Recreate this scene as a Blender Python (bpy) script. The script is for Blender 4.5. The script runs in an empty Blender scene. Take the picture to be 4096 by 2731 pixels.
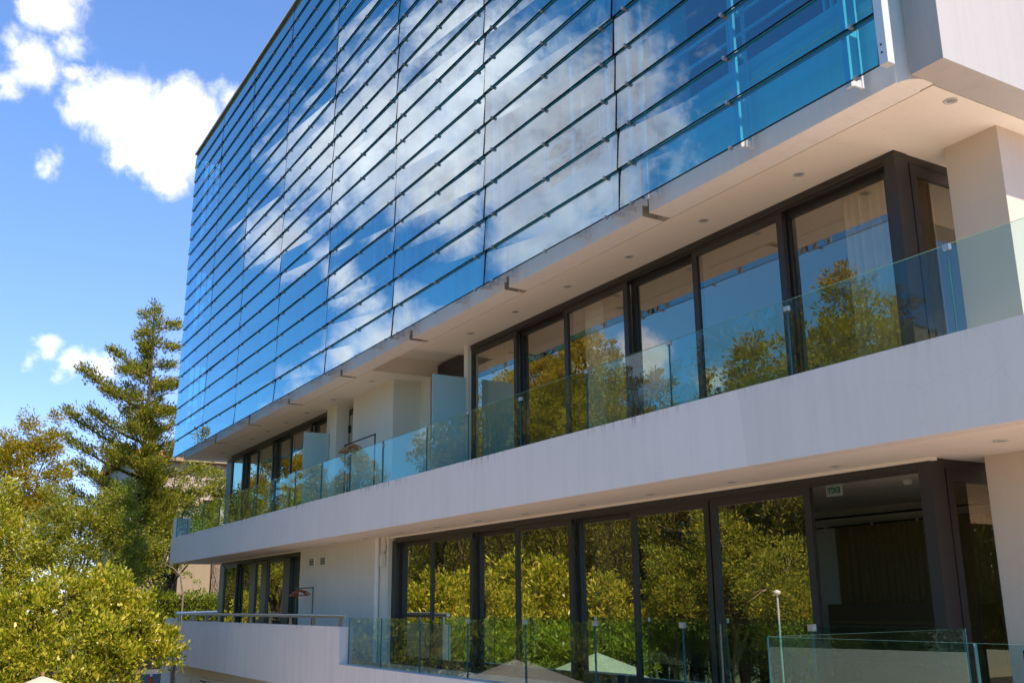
import bpy, math, random
import numpy as np
from mathutils import Vector, Matrix

random.seed(7)
RNG = np.random.default_rng(11)
scene = bpy.context.scene
COL = scene.collection

# ------------------------------------------------------------------ helpers
class MB:
    """collects primitives and links them as ONE mesh object"""
    def __init__(s): s.v=[]; s.f=[]; s.m=[]; s.sm=[]
    def add(s, vs, fs, mi=0, smooth=False):
        b=len(s.v); s.v+= [tuple(p) for p in vs]
        for f in fs:
            s.f.append([b+i for i in f]); s.m.append(mi); s.sm.append(smooth)
    def box(s, x0,x1,y0,y1,z0,z1, mi=0, faces='nsewtb'):
        vs=[(x0,y0,z0),(x1,y0,z0),(x1,y1,z0),(x0,y1,z0),(x0,y0,z1),(x1,y0,z1),(x1,y1,z1),(x0,y1,z1)]
        F={'b':(0,3,2,1),'t':(4,5,6,7),'s':(0,1,5,4),'n':(2,3,7,6),'w':(0,4,7,3),'e':(1,2,6,5)}
        s.add(vs,[F[c] for c in faces],mi)
    def prism(s, pts, z0, z1, mi=0):
        n=len(pts)
        vs=[(p[0],p[1],z0) for p in pts]+[(p[0],p[1],z1) for p in pts]
        fs=[list(range(n))[::-1], list(range(n,2*n))]+[(i,(i+1)%n,n+(i+1)%n,n+i) for i in range(n)]
        s.add(vs,fs,mi)
    def tube(s, pts, r, n=8, mi=0, cap=True):
        pts=[Vector(p) for p in pts]
        rs=r if isinstance(r,(list,tuple)) else [r]*len(pts)
        vs=[]; fs=[]
        for i,p in enumerate(pts):
            d=(pts[min(i+1,len(pts)-1)]-pts[max(i-1,0)]).normalized()
            a=d.orthogonal().normalized() if i==0 else (a-d*a.dot(d)).normalized()
            b=d.cross(a)
            for k in range(n):
                t=2*math.pi*k/n
                vs.append(p+(a*math.cos(t)+b*math.sin(t))*rs[i])
        for i in range(len(pts)-1):
            for k in range(n):
                fs.append((i*n+k,i*n+(k+1)%n,(i+1)*n+(k+1)%n,(i+1)*n+k))
        s.add(vs,fs,mi,True)
        if cap:
            s.add([vs[k] for k in range(n)],[list(range(n))[::-1]],mi)
            s.add([vs[-n+k] for k in range(n)],[list(range(n))],mi)
    def lathe(s, prof, c=(0,0,0), n=16, mi=0, smooth=True):
        vs=[];fs=[]
        for (r,z) in prof:
            for k in range(n):
                t=2*math.pi*k/n; vs.append((c[0]+r*math.cos(t),c[1]+r*math.sin(t),c[2]+z))
        for i in range(len(prof)-1):
            for k in range(n):
                fs.append((i*n+k,i*n+(k+1)%n,(i+1)*n+(k+1)%n,(i+1)*n+k))
        s.add(vs,fs,mi,smooth)
    def build(s, name, mats, parent=None):
        me=bpy.data.meshes.new(name); me.from_pydata(s.v,[],s.f)
        for m in (mats if isinstance(mats,(list,tuple)) else [mats]): me.materials.append(m)
        me.polygons.foreach_set('material_index',s.m)
        me.polygons.foreach_set('use_smooth',s.sm)
        me.update()
        o=bpy.data.objects.new(name,me); COL.objects.link(o)
        if parent: attach(o,parent)
        return o
def attach(o, parent):
    o.parent=parent
    if parent.parent is None: o.matrix_parent_inverse=Matrix.Translation(-parent.location)   # shapes are written in world coordinates
def tag(o, label=None, cat=None, group=None, kind=None):
    if label: o['label']=label
    if cat: o['category']=cat
    if group: o['group']=group
    if kind: o['kind']=kind
    return o
def thing(name, label, cat, loc=(0,0,0), group=None):
    o=bpy.data.objects.new(name,None); COL.objects.link(o); o.location=loc; o.empty_display_size=.3
    return tag(o,label,cat,group)
def dup(root, loc, label=None, rotz=None, scale=None):
    """copy of a thing with copies of its parts and sub-parts"""
    def rec(o,p):
        c=o.copy(); COL.objects.link(c)
        if p: c.parent=p
        for ch in list(o.children): rec(ch,c)
        return c
    r=rec(root,None); r.location=loc
    if rotz is not None: r.rotation_euler=(0,0,rotz)
    if scale is not None: r.scale=(scale,)*3
    if label: r['label']=label
    return r
def structure(name, mb, mat): return tag(mb.build(name,mat),kind='structure')

# ------------------------------------------------------------------ camera (35 mm, eye at the origin, x into the building, y along it)
R=Vector((0.85994393,-0.51031002,-0.00895173)); U=Vector((-0.12240836,-0.22323895,0.96704734)); Fw=Vector((0.49549232,0.83051072,0.2544392))
FL=3989.31
def project(p):
    p=Vector(p); d=p.dot(Fw)
    return 2048+FL*p.dot(R)/d, 1365.5-FL*p.dot(U)/d
def ray(px,py):
    return R*((px-2048)/FL)-U*((py-1365.5)/FL)+Fw
def at_y(px,py,y): d=ray(px,py); return d*(y/d.y)
def mirrored(px,py,x,plane=9.73):      # the real place of something seen mirrored in the glazing at depth `plane`
    d=ray(px,py); p=d*((2*plane-x)/d.x); return Vector((x,p.y,p.z))
cam=bpy.data.cameras.new('camera'); cam.sensor_width=36; cam.lens=35.062; cam.clip_end=3000; cam.clip_start=.05
co=bpy.data.objects.new('camera',cam); COL.objects.link(co); scene.camera=co
co.matrix_world=Matrix(((R.x,U.x,-Fw.x,0),(R.y,U.y,-Fw.y,0),(R.z,U.z,-Fw.z,0),(0,0,0,1)))

# ------------------------------------------------------------------ materials
def new_mat(name):
    m=bpy.data.materials.new(name); m.use_nodes=True; nt=m.node_tree
    for n in list(nt.nodes): nt.nodes.remove(n)
    out=nt.nodes.new('ShaderNodeOutputMaterial')
    return m,nt,out
def N(nt,t,**k):
    n=nt.nodes.new(t)
    for a,b in k.items():
        if hasattr(n,a) and a not in ('inputs',): setattr(n,a,b)
    return n
def pbr(name, col, rough=.6, metal=0, spec=.4, noise=0, nscale=8, bump=0, bscale=200, col2=None):
    m,nt,out=new_mat(name); L=nt.links.new
    b=N(nt,'ShaderNodeBsdfPrincipled'); L(b.outputs[0],out.inputs[0])
    b.inputs['Base Color'].default_value=(*col,1); b.inputs['Roughness'].default_value=rough
    b.inputs['Metallic'].default_value=metal; b.inputs['Specular IOR Level'].default_value=spec
    tc=N(nt,'ShaderNodeTexCoord')
    if noise or col2:
        no=N(nt,'ShaderNodeTexNoise'); no.inputs['Scale'].default_value=nscale; no.inputs['Detail'].default_value=6; no.inputs['Roughness'].default_value=.65
        L(tc.outputs['Object'],no.inputs['Vector'])
        mx=N(nt,'ShaderNodeMix',data_type='RGBA')
        c2=col2 or tuple(c*(1-noise) for c in col)
        mx.inputs['A'].default_value=(*col,1); mx.inputs['B'].default_value=(*c2,1)
        mr=N(nt,'ShaderNodeMapRange'); mr.inputs['From Min'].default_value=.35; mr.inputs['From Max'].default_value=.7
        L(no.outputs['Fac'],mr.inputs['Value']); L(mr.outputs[0],mx.inputs['Factor']); L(mx.outputs['Result'],b.inputs['Base Color'])
    if bump:
        nb=N(nt,'ShaderNodeTexNoise'); nb.inputs['Scale'].default_value=bscale; nb.inputs['Detail'].default_value=3
        L(tc.outputs['Object'],nb.inputs['Vector'])
        bp=N(nt,'ShaderNodeBump'); bp.inputs['Strength'].default_value=bump; bp.inputs['Distance'].default_value=.01
        L(nb.outputs['Fac'],bp.inputs['Height']); L(bp.outputs[0],b.inputs['Normal'])
    return m
def plaster(name, col, drip_z=None, drip=.0, streak=.1, shade_edge=None):
    """painted render: soft blotches, faint vertical streaks, drip stains hanging from an edge at height drip_z"""
    m,nt,out=new_mat(name); L=nt.links.new
    b=N(nt,'ShaderNodeBsdfPrincipled'); L(b.outputs[0],out.inputs[0]); b.inputs['Roughness'].default_value=.75; b.inputs['Specular IOR Level'].default_value=.25
    tc=N(nt,'ShaderNodeTexCoord')
    def noise(scale,vec=(1,1,1),detail=5):
        mp=N(nt,'ShaderNodeMapping'); mp.inputs['Scale'].default_value=vec; L(tc.outputs['Object'],mp.inputs[0])
        no=N(nt,'ShaderNodeTexNoise'); no.inputs['Scale'].default_value=scale; no.inputs['Detail'].default_value=detail; no.inputs['Roughness'].default_value=.6
        L(mp.outputs[0],no.inputs['Vector']); return no.outputs['Fac']
    def rng(v,a,b_,c=0,d=1):
        r=N(nt,'ShaderNodeMapRange'); r.inputs[1].default_value=a; r.inputs[2].default_value=b_; r.inputs[3].default_value=c; r.inputs[4].default_value=d
        L(v,r.inputs[0]); return r.outputs[0]
    def mul(a,b_,op='MULTIPLY'):
        n=N(nt,'ShaderNodeMath',operation=op)
        for i,q in enumerate((a,b_)):
            if isinstance(q,(int,float)): n.inputs[i].default_value=q
            else: L(q,n.inputs[i])
        return n.outputs[0]
    v=mul(rng(noise(.7),.3,.7,1,.94), rng(noise(3,(2.2,2.2,.12)),.45,.75,1,1-streak))
    v=mul(v,rng(noise(9,(1,1,1),8),.62,.8,1,.9))
    if drip_z is not None:
        sx=N(nt,'ShaderNodeSeparateXYZ'); L(tc.outputs['Object'],sx.inputs[0])
        near=rng(mul(drip_z,sx.outputs[2],'SUBTRACT'),0.0,.22,1,0)
        d=rng(noise(6,(1.5,2.5,.05),4),.5,.72)
        broad=rng(noise(.5,(1,1,.01),2),.42,.6)
        v=mul(v,mul(1,mul(mul(mul(near,near),mul(d,broad)),drip),'SUBTRACT'))
    # hairline cracks, only here and there
    vo=N(nt,'ShaderNodeTexVoronoi',feature='DISTANCE_TO_EDGE'); vo.inputs['Scale'].default_value=.75
    va=N(nt,'ShaderNodeVectorMath',operation='MULTIPLY_ADD'); nw=N(nt,'ShaderNodeTexNoise'); nw.inputs['Scale'].default_value=2.2; nw.inputs['Detail'].default_value=6; L(tc.outputs['Object'],nw.inputs['Vector'])
    L(nw.outputs['Color'],va.inputs[0]); va.inputs[1].default_value=(.55,.55,.55); L(tc.outputs['Object'],va.inputs[2]); L(va.outputs[0],vo.inputs['Vector'])
    v=mul(v,mul(1,mul(mul(rng(vo.outputs['Distance'],.001,.006,1,0),rng(noise(.45,(1,1,1),2),.5,.58)),.07),'SUBTRACT'))
    if shade_edge:  # change of light along the band, put into its colour as a darker near part
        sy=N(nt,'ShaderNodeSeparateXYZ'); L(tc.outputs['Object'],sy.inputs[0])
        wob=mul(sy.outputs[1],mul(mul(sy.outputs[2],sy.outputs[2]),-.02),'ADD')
        v=mul(v,rng(wob,shade_edge-.015,shade_edge+.015,.9,1))
    mx=N(nt,'ShaderNodeMix',data_type='RGBA'); mx.inputs['A'].default_value=(col[0]*.08,col[1]*.07,col[2]*.06,1); mx.inputs['B'].default_value=(*col,1)
    L(v,mx.inputs['Factor']); L(mx.outputs['Result'],b.inputs['Base Color'])
    bp=N(nt,'ShaderNodeBump'); bp.inputs['Strength'].default_value=.12; bp.inputs['Distance'].default_value=.006
    L(noise(90,(1,1,1),3),bp.inputs['Height']); L(bp.outputs[0],b.inputs['Normal'])
    return m
def glass(name, trans, refl, ior, f0=0.0, rough=.0, wave=0, wscale=1.5, boost=1.0):
    """pane: tinted see-through mixed with a mirror by the angle of view; faint roller-wave distortion"""
    m,nt,out=new_mat(name); L=nt.links.new
    tr=N(nt,'ShaderNodeBsdfTransparent'); tr.inputs[0].default_value=(*trans,1)
    gl=N(nt,'ShaderNodeBsdfGlossy'); gl.inputs['Color'].default_value=(*refl,1); gl.inputs['Roughness'].default_value=rough
    fr=N(nt,'ShaderNodeFresnel'); fr.inputs['IOR'].default_value=ior
    geo=N(nt,'ShaderNodeNewGeometry')
    # same reflectance from both sides
    a=N(nt,'ShaderNodeMath',operation='MULTIPLY_ADD'); a.inputs[1].default_value=boost*(1-f0); a.inputs[2].default_value=f0; a.use_clamp=True
    lw=N(nt,'ShaderNodeLayerWeight'); lw.inputs['Blend'].default_value=.5
    dt=N(nt,'ShaderNodeVectorMath',operation='DOT_PRODUCT'); L(geo.outputs['Incoming'],dt.inputs[0]); L(geo.outputs['Normal'],dt.inputs[1])
    ab=N(nt,'ShaderNodeMath',operation='ABSOLUTE'); L(dt.outputs['Value'],ab.inputs[0])
    om=N(nt,'ShaderNodeMath',operation='SUBTRACT'); om.inputs[0].default_value=1; L(ab.outputs[0],om.inputs[1])
    pw=N(nt,'ShaderNodeMath',operation='POWER'); L(om.outputs[0],pw.inputs[0]); pw.inputs[1].default_value=ior
    L(pw.outputs[0],a.inputs[0])
    if wave:
        tc=N(nt,'ShaderNodeTexCoord'); no=N(nt,'ShaderNodeTexNoise'); no.inputs['Scale'].default_value=wscale; no.inputs['Detail'].default_value=1
        L(tc.outputs['Object'],no.inputs['Vector'])
        bp=N(nt,'ShaderNodeBump'); bp.inputs['Strength'].default_value=wave; bp.inputs['Distance'].default_value=.01
        L(no.outputs['Fac'],bp.inputs['Height']); L(bp.outputs[0],gl.inputs['Normal'])
    mx=N(nt,'ShaderNodeMixShader'); L(a.outputs[0],mx.inputs[0]); L(tr.outputs[0],mx.inputs[1]); L(gl.outputs[0],mx.inputs[2]); L(mx.outputs[0],out.inputs[0])
    return m
def foliage(name, c1, c2, c3, transl=.35, rough=.5):
    m,nt,out=new_mat(name); L=nt.links.new
    geo=N(nt,'ShaderNodeNewGeometry')
    cr=N(nt,'ShaderNodeValToRGB'); e=cr.color_ramp.elements
    e[0].color=(*c1,1); e[1].color=(*c3,1); e[1].position=1; k=e.new(.5); k.color=(*c2,1)
    L(geo.outputs['Random Per Island'],cr.inputs[0])
    p=N(nt,'ShaderNodeBsdfPrincipled'); p.inputs['Roughness'].default_value=rough; p.inputs['Specular IOR Level'].default_value=.35
    L(cr.outputs[0],p.inputs['Base Color'])
    t=N(nt,'ShaderNodeBsdfTranslucent')
    hs=N(nt,'ShaderNodeHueSaturation'); hs.inputs['Value'].default_value=1.5; hs.inputs['Hue'].default_value=.485; L(cr.outputs[0],hs.inputs['Color']); L(hs.outputs[0],t.inputs[0])
    mx=N(nt,'ShaderNodeMixShader'); mx.inputs[0].default_value=transl
    L(p.outputs[0],mx.inputs[1]); L(t.outputs[0],mx.inputs[2]); L(mx.outputs[0],out.inputs[0])
    return m

WHITE=(.86,.765,.705)
M={}
M['band']=plaster('white_render_band',WHITE,2.48,1.0,.06,shade_edge=8.62)
M['white']=plaster('white_render',WHITE,None,0,.08)
M['parapet']=plaster('white_render_parapet',(.85,.765,.71),-.445,.6,.1)
M['fascia']=plaster('white_render_fascia',(.88,.81,.75),None,0,.08)
M['soffit']=plaster('white_soffit_paint',(.88,.775,.67),None,0,.03)
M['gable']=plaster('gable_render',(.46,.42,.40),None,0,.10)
M['groove']=pbr('brown_groove',(.42,.34,.28),.85,noise=.3,nscale=4)  # mottled brown, darker than the fascia around the grooves
M['tan']=plaster('tan_column_paint',(.66,.52,.42),None,0,.05)
M['cream']=plaster('cream_wall_paint',(.78,.72,.63),None,0,.05)
M['frame']=pbr('dark_bronze_frame',(.035,.028,.025),.38,0,.5,bump=.03)
M['frame2']=pbr('dark_frame_inner',(.02,.017,.016),.5)
M['steel']=pbr('brushed_steel',(.46,.45,.44),.34,1)
M['lens']=pbr('lamp_lens',(.30,.29,.28),.25)
M['trim']=pbr('satin_trim_ring',(.55,.53,.51),.4,.1)
M['galv']=pbr('light_steel_paint',(.66,.66,.67),.4,.2)
M['clip']=pbr('nickel_clip',(.50,.47,.45),.4,.7)
M['edge']=pbr('green_glass_edge',(.02,.19,.22),.15,0,.6)
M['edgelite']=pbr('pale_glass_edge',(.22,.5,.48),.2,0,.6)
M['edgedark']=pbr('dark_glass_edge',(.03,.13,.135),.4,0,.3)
M['joint']=pbr('black_joint',(.006,.007,.009),.6)
M['facade']=glass('blue_coated_glass',(.10,.74,.92),(.68,.80,.86),1.3,.08,0,.010,.9,1.0)
M['pane']=glass('window_pane',(.88,.84,.74),(.94,.88,.78),2.2,.26,0,.012,.8,.85)
M['pane2']=glass('window_pane_dark',(.50,.46,.39),(1,.95,.78),1.8,.54,0,.014,.8,.9)
M['pane3']=glass('side_window_pane',(.55,.52,.46),(.9,.85,.7),3.0,.10,0,.014,.8,.5)
M['rail']=glass('balustrade_glass',(.66,.90,.88),(.80,.92,.93),2.6,.05,0,.02,1.4,.60)
M['frost']=pbr('frosted_glass',(.36,.52,.53),.25,0,.5)
M['darkglass']=pbr('dark_room_glass',(.004,.012,.02),.05,0,.7)
M['room']=pbr('room_wall',(.80,.75,.66),.8)
M['roomfloor']=pbr('room_floor',(.30,.24,.17),.5,noise=.3,nscale=3)
M['brown']=pbr('brown_curtain',(.34,.22,.09),.9,noise=.3,nscale=30)
M['curtain']=pbr('grey_beige_curtain',(.62,.49,.33),.9,noise=.1,nscale=5)
M['darkwood']=pbr('dark_wood',(.20,.13,.065),.5)
M['hanger']=pbr('tan_wood_hanger',(.42,.22,.09),.45)
M['redhanger']=pbr('red_wood_hanger',(.30,.05,.015),.45)
M['black']=pbr('black_metal',(.014,.013,.014),.4,.3)
M['rackgrey']=pbr('grey_metal_rack',(.12,.12,.13),.35,.7)
M['plastic']=pbr('white_plastic',(.72,.69,.62),.45)
M['green']=pbr('sign_green',(.005,.26,.13),.5)
M['signplate']=pbr('sign_plate',(.62,.64,.60),.4)
M['canvas']=pbr('beige_canvas',(.62,.50,.38),.9,noise=.15,nscale=6)
M['canvastrim']=pbr('white_canvas_trim',(.85,.83,.78),.8)
M['wood']=pbr('parasol_wood',(.30,.17,.08),.5)
M['cone']=pbr('cone_orange',(.85,.13,.01),.5)
M['conewhite']=pbr('cone_white',(.85,.85,.83),.5)
M['paving']=pbr('sunlit_paving',(.54,.42,.33),.8,noise=.2,nscale=1.5,bump=.1,bscale=30)
M['tile']=pbr('terrace_tile',(.76,.57,.42),.6,noise=.12,nscale=2)
M['ground']=pbr('dry_grass_ground',(.13,.11,.045),.95,noise=.5,nscale=.6,col2=(.06,.07,.02))
M['asphalt']=pbr('asphalt',(.10,.10,.10),.9,noise=.3,nscale=4)
M['house']=plaster('pink_house_plaster',(.60,.44,.36),None,0,.15)
M['housebrown']=plaster('tan_house_plaster',(.36,.26,.15),None,0,.15)
M['rooftile']=pbr('clay_roof_tile',(.52,.19,.07),.8,noise=.4,nscale=5)
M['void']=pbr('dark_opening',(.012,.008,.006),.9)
M['bark']=pbr('tree_bark',(.10,.07,.045),.95,noise=.5,nscale=9,bump=.6,bscale=25)
M['palebark']=pbr('pale_tree_bark',(.30,.22,.15),.95,noise=.5,nscale=7,bump=.6,bscale=20)
M['blue']=pbr('blue_lamp_lens',(.02,.09,.35),.1,0,.6)
M['lf_conifer']=foliage('leaf_conifer',(.08,.11,.014),(.21,.225,.02),(.50,.41,.035),.38)
M['lf_bush']=foliage('leaf_laurel',(.07,.12,.008),(.34,.36,.014),(.82,.68,.10),.42,.3)
M['lf_mid']=foliage('leaf_midgreen',(.08,.125,.016),(.22,.25,.02),(.50,.42,.04),.40)
M['lf_yellow']=foliage('leaf_yellowing',(.20,.19,.012),(.36,.31,.014),(.52,.38,.02),.42)
M['lf_hedge']=foliage('leaf_hedge',(.10,.17,.01),(.22,.28,.012),(.33,.34,.03),.4,.35)
M['lf_pine']=foliage('leaf_pine',(.22,.19,.008),(.42,.33,.01),(.64,.45,.014),.4)
M['lf_dark']=foliage('leaf_cypress',(.05,.065,.010),(.12,.125,.014),(.32,.26,.028),.35)

# ------------------------------------------------------------------ the building
ZS=5.291; ZL=1.544; XF=8.38; XW=9.73; XR=14.0; FLOOR_L=-1.27
JOINTS=[38.0,33.79,29.91,26.05,22.15,18.23,14.335,10.443,5.96]
NOTCH=[(5.89,6.075),(10.25,10.405),(14.135,14.29),(18.03,18.185),(21.93,22.08),(25.78,25.93),(29.49,29.64),(33.31,33.45)]
bld=thing('hotel_building','white modern three level building with long balcony band and dark framed glass doors','building',(11,20,-4.8))

def part(name,mb,mats,parent=None): return mb.build(name,mats,parent or bld)

# upper slab edge: fascia cut by vertical grooves
edges=[5.50]+[e for n in NOTCH for e in n]+[37.92]
for i in range(0,len(edges),2):
    y0,y1=edges[i],edges[i+1]
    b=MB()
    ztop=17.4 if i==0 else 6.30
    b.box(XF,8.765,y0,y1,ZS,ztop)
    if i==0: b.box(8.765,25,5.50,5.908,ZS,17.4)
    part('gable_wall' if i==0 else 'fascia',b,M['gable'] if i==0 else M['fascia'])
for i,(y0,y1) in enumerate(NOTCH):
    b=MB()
    if i==0:       # hollow beside the gable: rounded back
        pts=[(8.765,y0),(8.66,y0)]+[(8.66-.24*math.sin(t*math.pi/16),y0+.002+(y1-y0)*(1-math.cos(t*math.pi/16))) for t in range(1,9)]+[(8.765,y1)]
        b.prism([(p[0],p[1]) for p in pts][::-1],ZS+.01,17.3)
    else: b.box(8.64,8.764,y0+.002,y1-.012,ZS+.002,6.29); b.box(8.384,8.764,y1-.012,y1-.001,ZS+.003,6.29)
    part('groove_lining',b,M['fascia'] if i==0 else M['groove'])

# soffit boards behind the shadow gap, with the opening over the recess
b=MB()
b.box(8.78,25,5.922,18.8,ZS,5.70); b.box(8.78,25,21.12,37.92,ZS,5.70)
b.box(8.78,25,18.8,21.12,5.68,5.70); b.box(10.65,25,18.8,21.12,ZS,5.68)
b.box(8.765,8.78,5.92,18.8,ZS+.03,5.6,1); b.box(8.765,8.78,21.12,37.9,ZS+.03,5.6,1)
part('soffit',b,[M['soffit'],M['joint']])
# slab above everything so no light leaks
b=MB(); b.box(8.77,25,5.91,37.9,5.76,6.28); part('floor_slab',b,M['white'])
# inner facade behind the glass skin
for k in range(3):
    z0=6.30+3.75*k; fl=MB()
    zt=z0+.35
    fl.box(8.34,8.70,6.08,37.9,z0,z0+.09); fl.box(8.43,8.95,6.08,37.9,z0+.09,zt)
    if k: fl.box(8.38,8.95,6.08,37.9,z0-1.2,z0)
    part('spandrel',fl,M['white'])
    wn=MB(); wn.box(9.05,9.15,6.1,37.8,zt,z0+2.55); part('inner_window',wn,M['darkglass'])
    for j in JOINTS[1:]:
        fr=MB(); fr.box(8.72,9.05,j-.45,j-.02,zt,z0+2.55); part('pilaster',fr,M['white'])
    for a,c in zip(JOINTS[1:],JOINTS[:-1]):
        rl=MB(); ym=(a+c)/2
        for zz in (z0+.60,z0+.80,z0+1.10): rl.box(8.47,8.50,a-.02 if a>6 else 6.1,c-.46,zz,zz+.045)
        for yy in (a+.9,a+1.0,a+2.5,a+2.6): rl.box(8.465,8.505,yy,yy+.035,zt,z0+1.12)
        part('safety_rail',rl,M['galv'])
b=MB(); b.box(8.05,25,5.95,37.9,17.28,17.40); b.box(8.95,25,5.91,37.9,15.9,17.28); part('roof_slab',b,M['white'])
b=MB(); b.box(9.16,9.3,5.91,37.9,6.3,17.2); b.box(9.0,25,37.6,37.9,5.29,17.3); part('core_wall',b,M['room'])
b=MB(); b.box(25,25.3,5.5,37.92,-4.8,17.4); part('rear_wall',b,M['white'])

# balcony band of the middle level
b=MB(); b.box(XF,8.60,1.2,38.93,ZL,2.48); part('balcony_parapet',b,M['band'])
b=MB(); b.box(8.60,25,1.2,38.9,ZL+.006,2.27); part('balcony_slab',b,M['soffit'])
b=MB(); b.box(8.60,XW+.3,1.2,38.5,2.27,2.285); part('balcony_floor',b,M['tile'])
b=MB(); b.box(8.41,8.95,38.52,38.92,2.484,3.19); part('parapet_end',b,M['white'])
# drip board above lower glazing
b=MB(); b.box(9.66,9.76,7.12,37,ZL-.035,ZL+.004); part('drip_board',b,M['soffit'])

# lower terrace edge
b=MB(); b.box(XF,8.60,21.55,37.42,-1.87,-.445); part('terrace_parapet',b,M['parapet'])
b=MB(); b.prism([(8.60,37.42),(8.38,37.42),(8.22,38.1),(8.42,38.1)],-1.87,-.375); part('terrace_parapet',b,M['white'])
b=MB(); b.box(XF,8.75,1.2,21.545,-1.9,-1.232); part('terrace_edge',b,M['parapet'])
b=MB(); b.box(8.60,25,1.0,37.4,-1.9,FLOOR_L); b.box(5.62,8.37,-8,6.25,-1.9,FLOOR_L); b.box(8.37,25,-8,.99,-1.9,FLOOR_L); part('terrace_floor',b,M['tile'])
b=MB(); b.box(8.9,9.1,1,39.3,-4.8,-1.91); part('basement_wall',b,M['cream'])
b=MB(); b.box(8.86,8.90,36.5,38.75,-4.3,-2.33); part('basement_door',b,M['white'])
for k,(y0,y1) in enumerate(((34.35,35.25),(32.9,34.1))):
    fr=MB(); fr.box(8.855,8.9,y0,y1,-2.95,-2.24)
    f=part('louvre',fr,M['cream']); sl=MB()
    for q in range(7): sl.box(8.845,8.858,y0+.06,y1-.06,-2.88+q*.085,-2.845+q*.085)
    part('slat',sl,M['void'],f)

# columns and solid walls
b=MB(); b.box(10.2,10.95,6.15,6.84,2.285,ZS); part('column',b,M['tan'])
b=MB(); b.box(10.2,10.95,6.15,6.84,FLOOR_L,ZL+.006); part('column',b,M['tan'])
b=MB(); b.box(11.4,25,7.18,7.4,2.285,ZS); b.box(11.4,25,7.18,7.4,FLOOR_L,ZL); part('end_wall',b,M['cream'])
b=MB()
b.box(9.63,9.72,17.97,18.13,2.285,ZS); b.box(9.72,10.5,18.04,18.13,2.285,ZS); part('pier',b,M['cream'])
b=MB(); b.box(9.62,10.33,21.73,24.3,2.285,ZS); part('upper_wall',b,M['cream'])
b=MB(); b.box(10.33,10.5,21.16,24.3,2.285,ZS); part('recess_wall',b,M['cream'])
b=MB(); b.box(9.62,10.3,25.5,26.24,2.285,ZS); part('pier',b,M['cream'])
b=MB(); b.box(9.62,9.85,21.82,27.95,FLOOR_L,ZL+.006); part('lower_wall',b,M['cream'])
# dark recess glazing and door
w=MB(); w.box(10.5,10.58,18.13,21.15,2.285,5.6); f=part('recess_door',w,M['frame'])
w=MB(); w.box(10.485,10.5,18.3,19.6,2.4,5.45); w.box(10.485,10.5,19.75,21.05,2.4,5.45); part('pane',w,M['darkglass'],f)
w=MB(); w.box(9.98,10.06,24.3,25.5,2.285,5.2); f=part('balcony_door',w,M['frame'])
w=MB(); w.box(9.965,9.98,24.42,25.38,2.4,5.02); part('pane',w,M['pane2'],f)
w=MB(); w.box(9.93,9.98,25.36,25.42,4.55,4.75); part('hinge',w,M['black'],f)

# rooms behind the glazing
b=MB()
b.box(XR,XR+.2,7.4,38,FLOOR_L,ZL); b.box(XR,XR+.2,7.4,38,2.27,ZS)
b.box(9.9,XR,18.14,18.3,2.27,ZS); b.box(10.4,XR,26.0,26.2,2.27,ZS); b.box(9.86,XR,21.85,22.0,FLOOR_L,ZL); b.box(9.86,XR,27.8,27.95,FLOOR_L,ZL)
b.box(9.8,XR,36.95,37.1,FLOOR_L,ZL); b.box(9.8,XR,36.95,37.1,2.27,ZS)
part('partition',b,M['room'])
for (y0,y1) in ((13.6,14.15),(17.5,18.15)):
    b=MB(); b.box(9.98,10.4,y0,y1,FLOOR_L+.012,ZL+.004); part('room_column',b,M['white'])
b=MB(); b.box(9.98,10.4,13.6,14.15,2.288,ZS-.002); part('room_column',b,M['white'])
b=MB(); b.box(9.95,XR,7.4,37,FLOOR_L+.002,FLOOR_L+.012); b.box(10.05,XR,7.4,37,2.275,2.288); part('room_floor',b,M['roomfloor'])

def leaf(y0,y1,x,z0,z1,name='sliding_door',l=.11,r=.11,t=.12,bt=.13,handle=None,mid=None,glassmat='pane',pane=True):
    """sliding leaf in the plane x: l is the stile at y0 (near), r at y1"""
    d=.065; f=MB()
    f.box(x,x+d,y0,y0+l,z0,z1); f.box(x,x+d,y1-r,y1,z0,z1)
    f.box(x+.002,x+d-.002,y0+l,y1-r,z1-t,z1); f.box(x+.002,x+d-.002,y0+l,y1-r,z0,z0+bt)
    if mid: f.box(x+.002,x+d-.002,y0+l,y1-r,mid,mid+.06)
    fo=part(name,f,M['frame'])
    if pane:
        a=random.uniform(-.004,.004); c=random.uniform(-.003,.003)
        p=MB(); xa=x+.03
        ys=(y0+l,y1-r); zs=(z0+bt,z1-t); h=(zs[1]-zs[0])/2; w=(ys[1]-ys[0])/2
        q=lambda y,z,o:(xa+o+(a*(1 if y==ys[1] else -1)*w+c*(1 if z==zs[1] else -1)*h),y,z)
        p.add([q(ys[0],zs[0],0),q(ys[1],zs[0],0),q(ys[1],zs[1],0),q(ys[0],zs[1],0)],[(0,3,2,1)])
        part('pane',p,M[glassmat],fo)
    if handle:
        hb=MB(); hb.tube([(x-.002,handle,-.25),(x-.05,handle,-.25),(x-.05,handle,.05),(x-.002,handle,.05)],.012,6)
        part('handle',hb,M['black'],fo)
    return fo
def track(y0,y1,z0,zb):
    t=MB(); t.box(9.70,9.96,y0,y1,z0-.10,z0-.002); t.box(9.70,9.96,y0,y1,zb,zb+.05); t.box(9.72,9.74,y0,y1,z0-.13,z0-.10)
    part('door_track',t,M['frame'])
XA,XB=9.73,9.84
track(7.345,17.965,ZS,2.285); track(26.25,36.195,ZS,2.285); track(7.345,21.595,ZL-.02,FLOOR_L); track(27.97,36.295,ZL-.02,FLOOR_L)
UT=ZS-.10; UB=2.33
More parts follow.
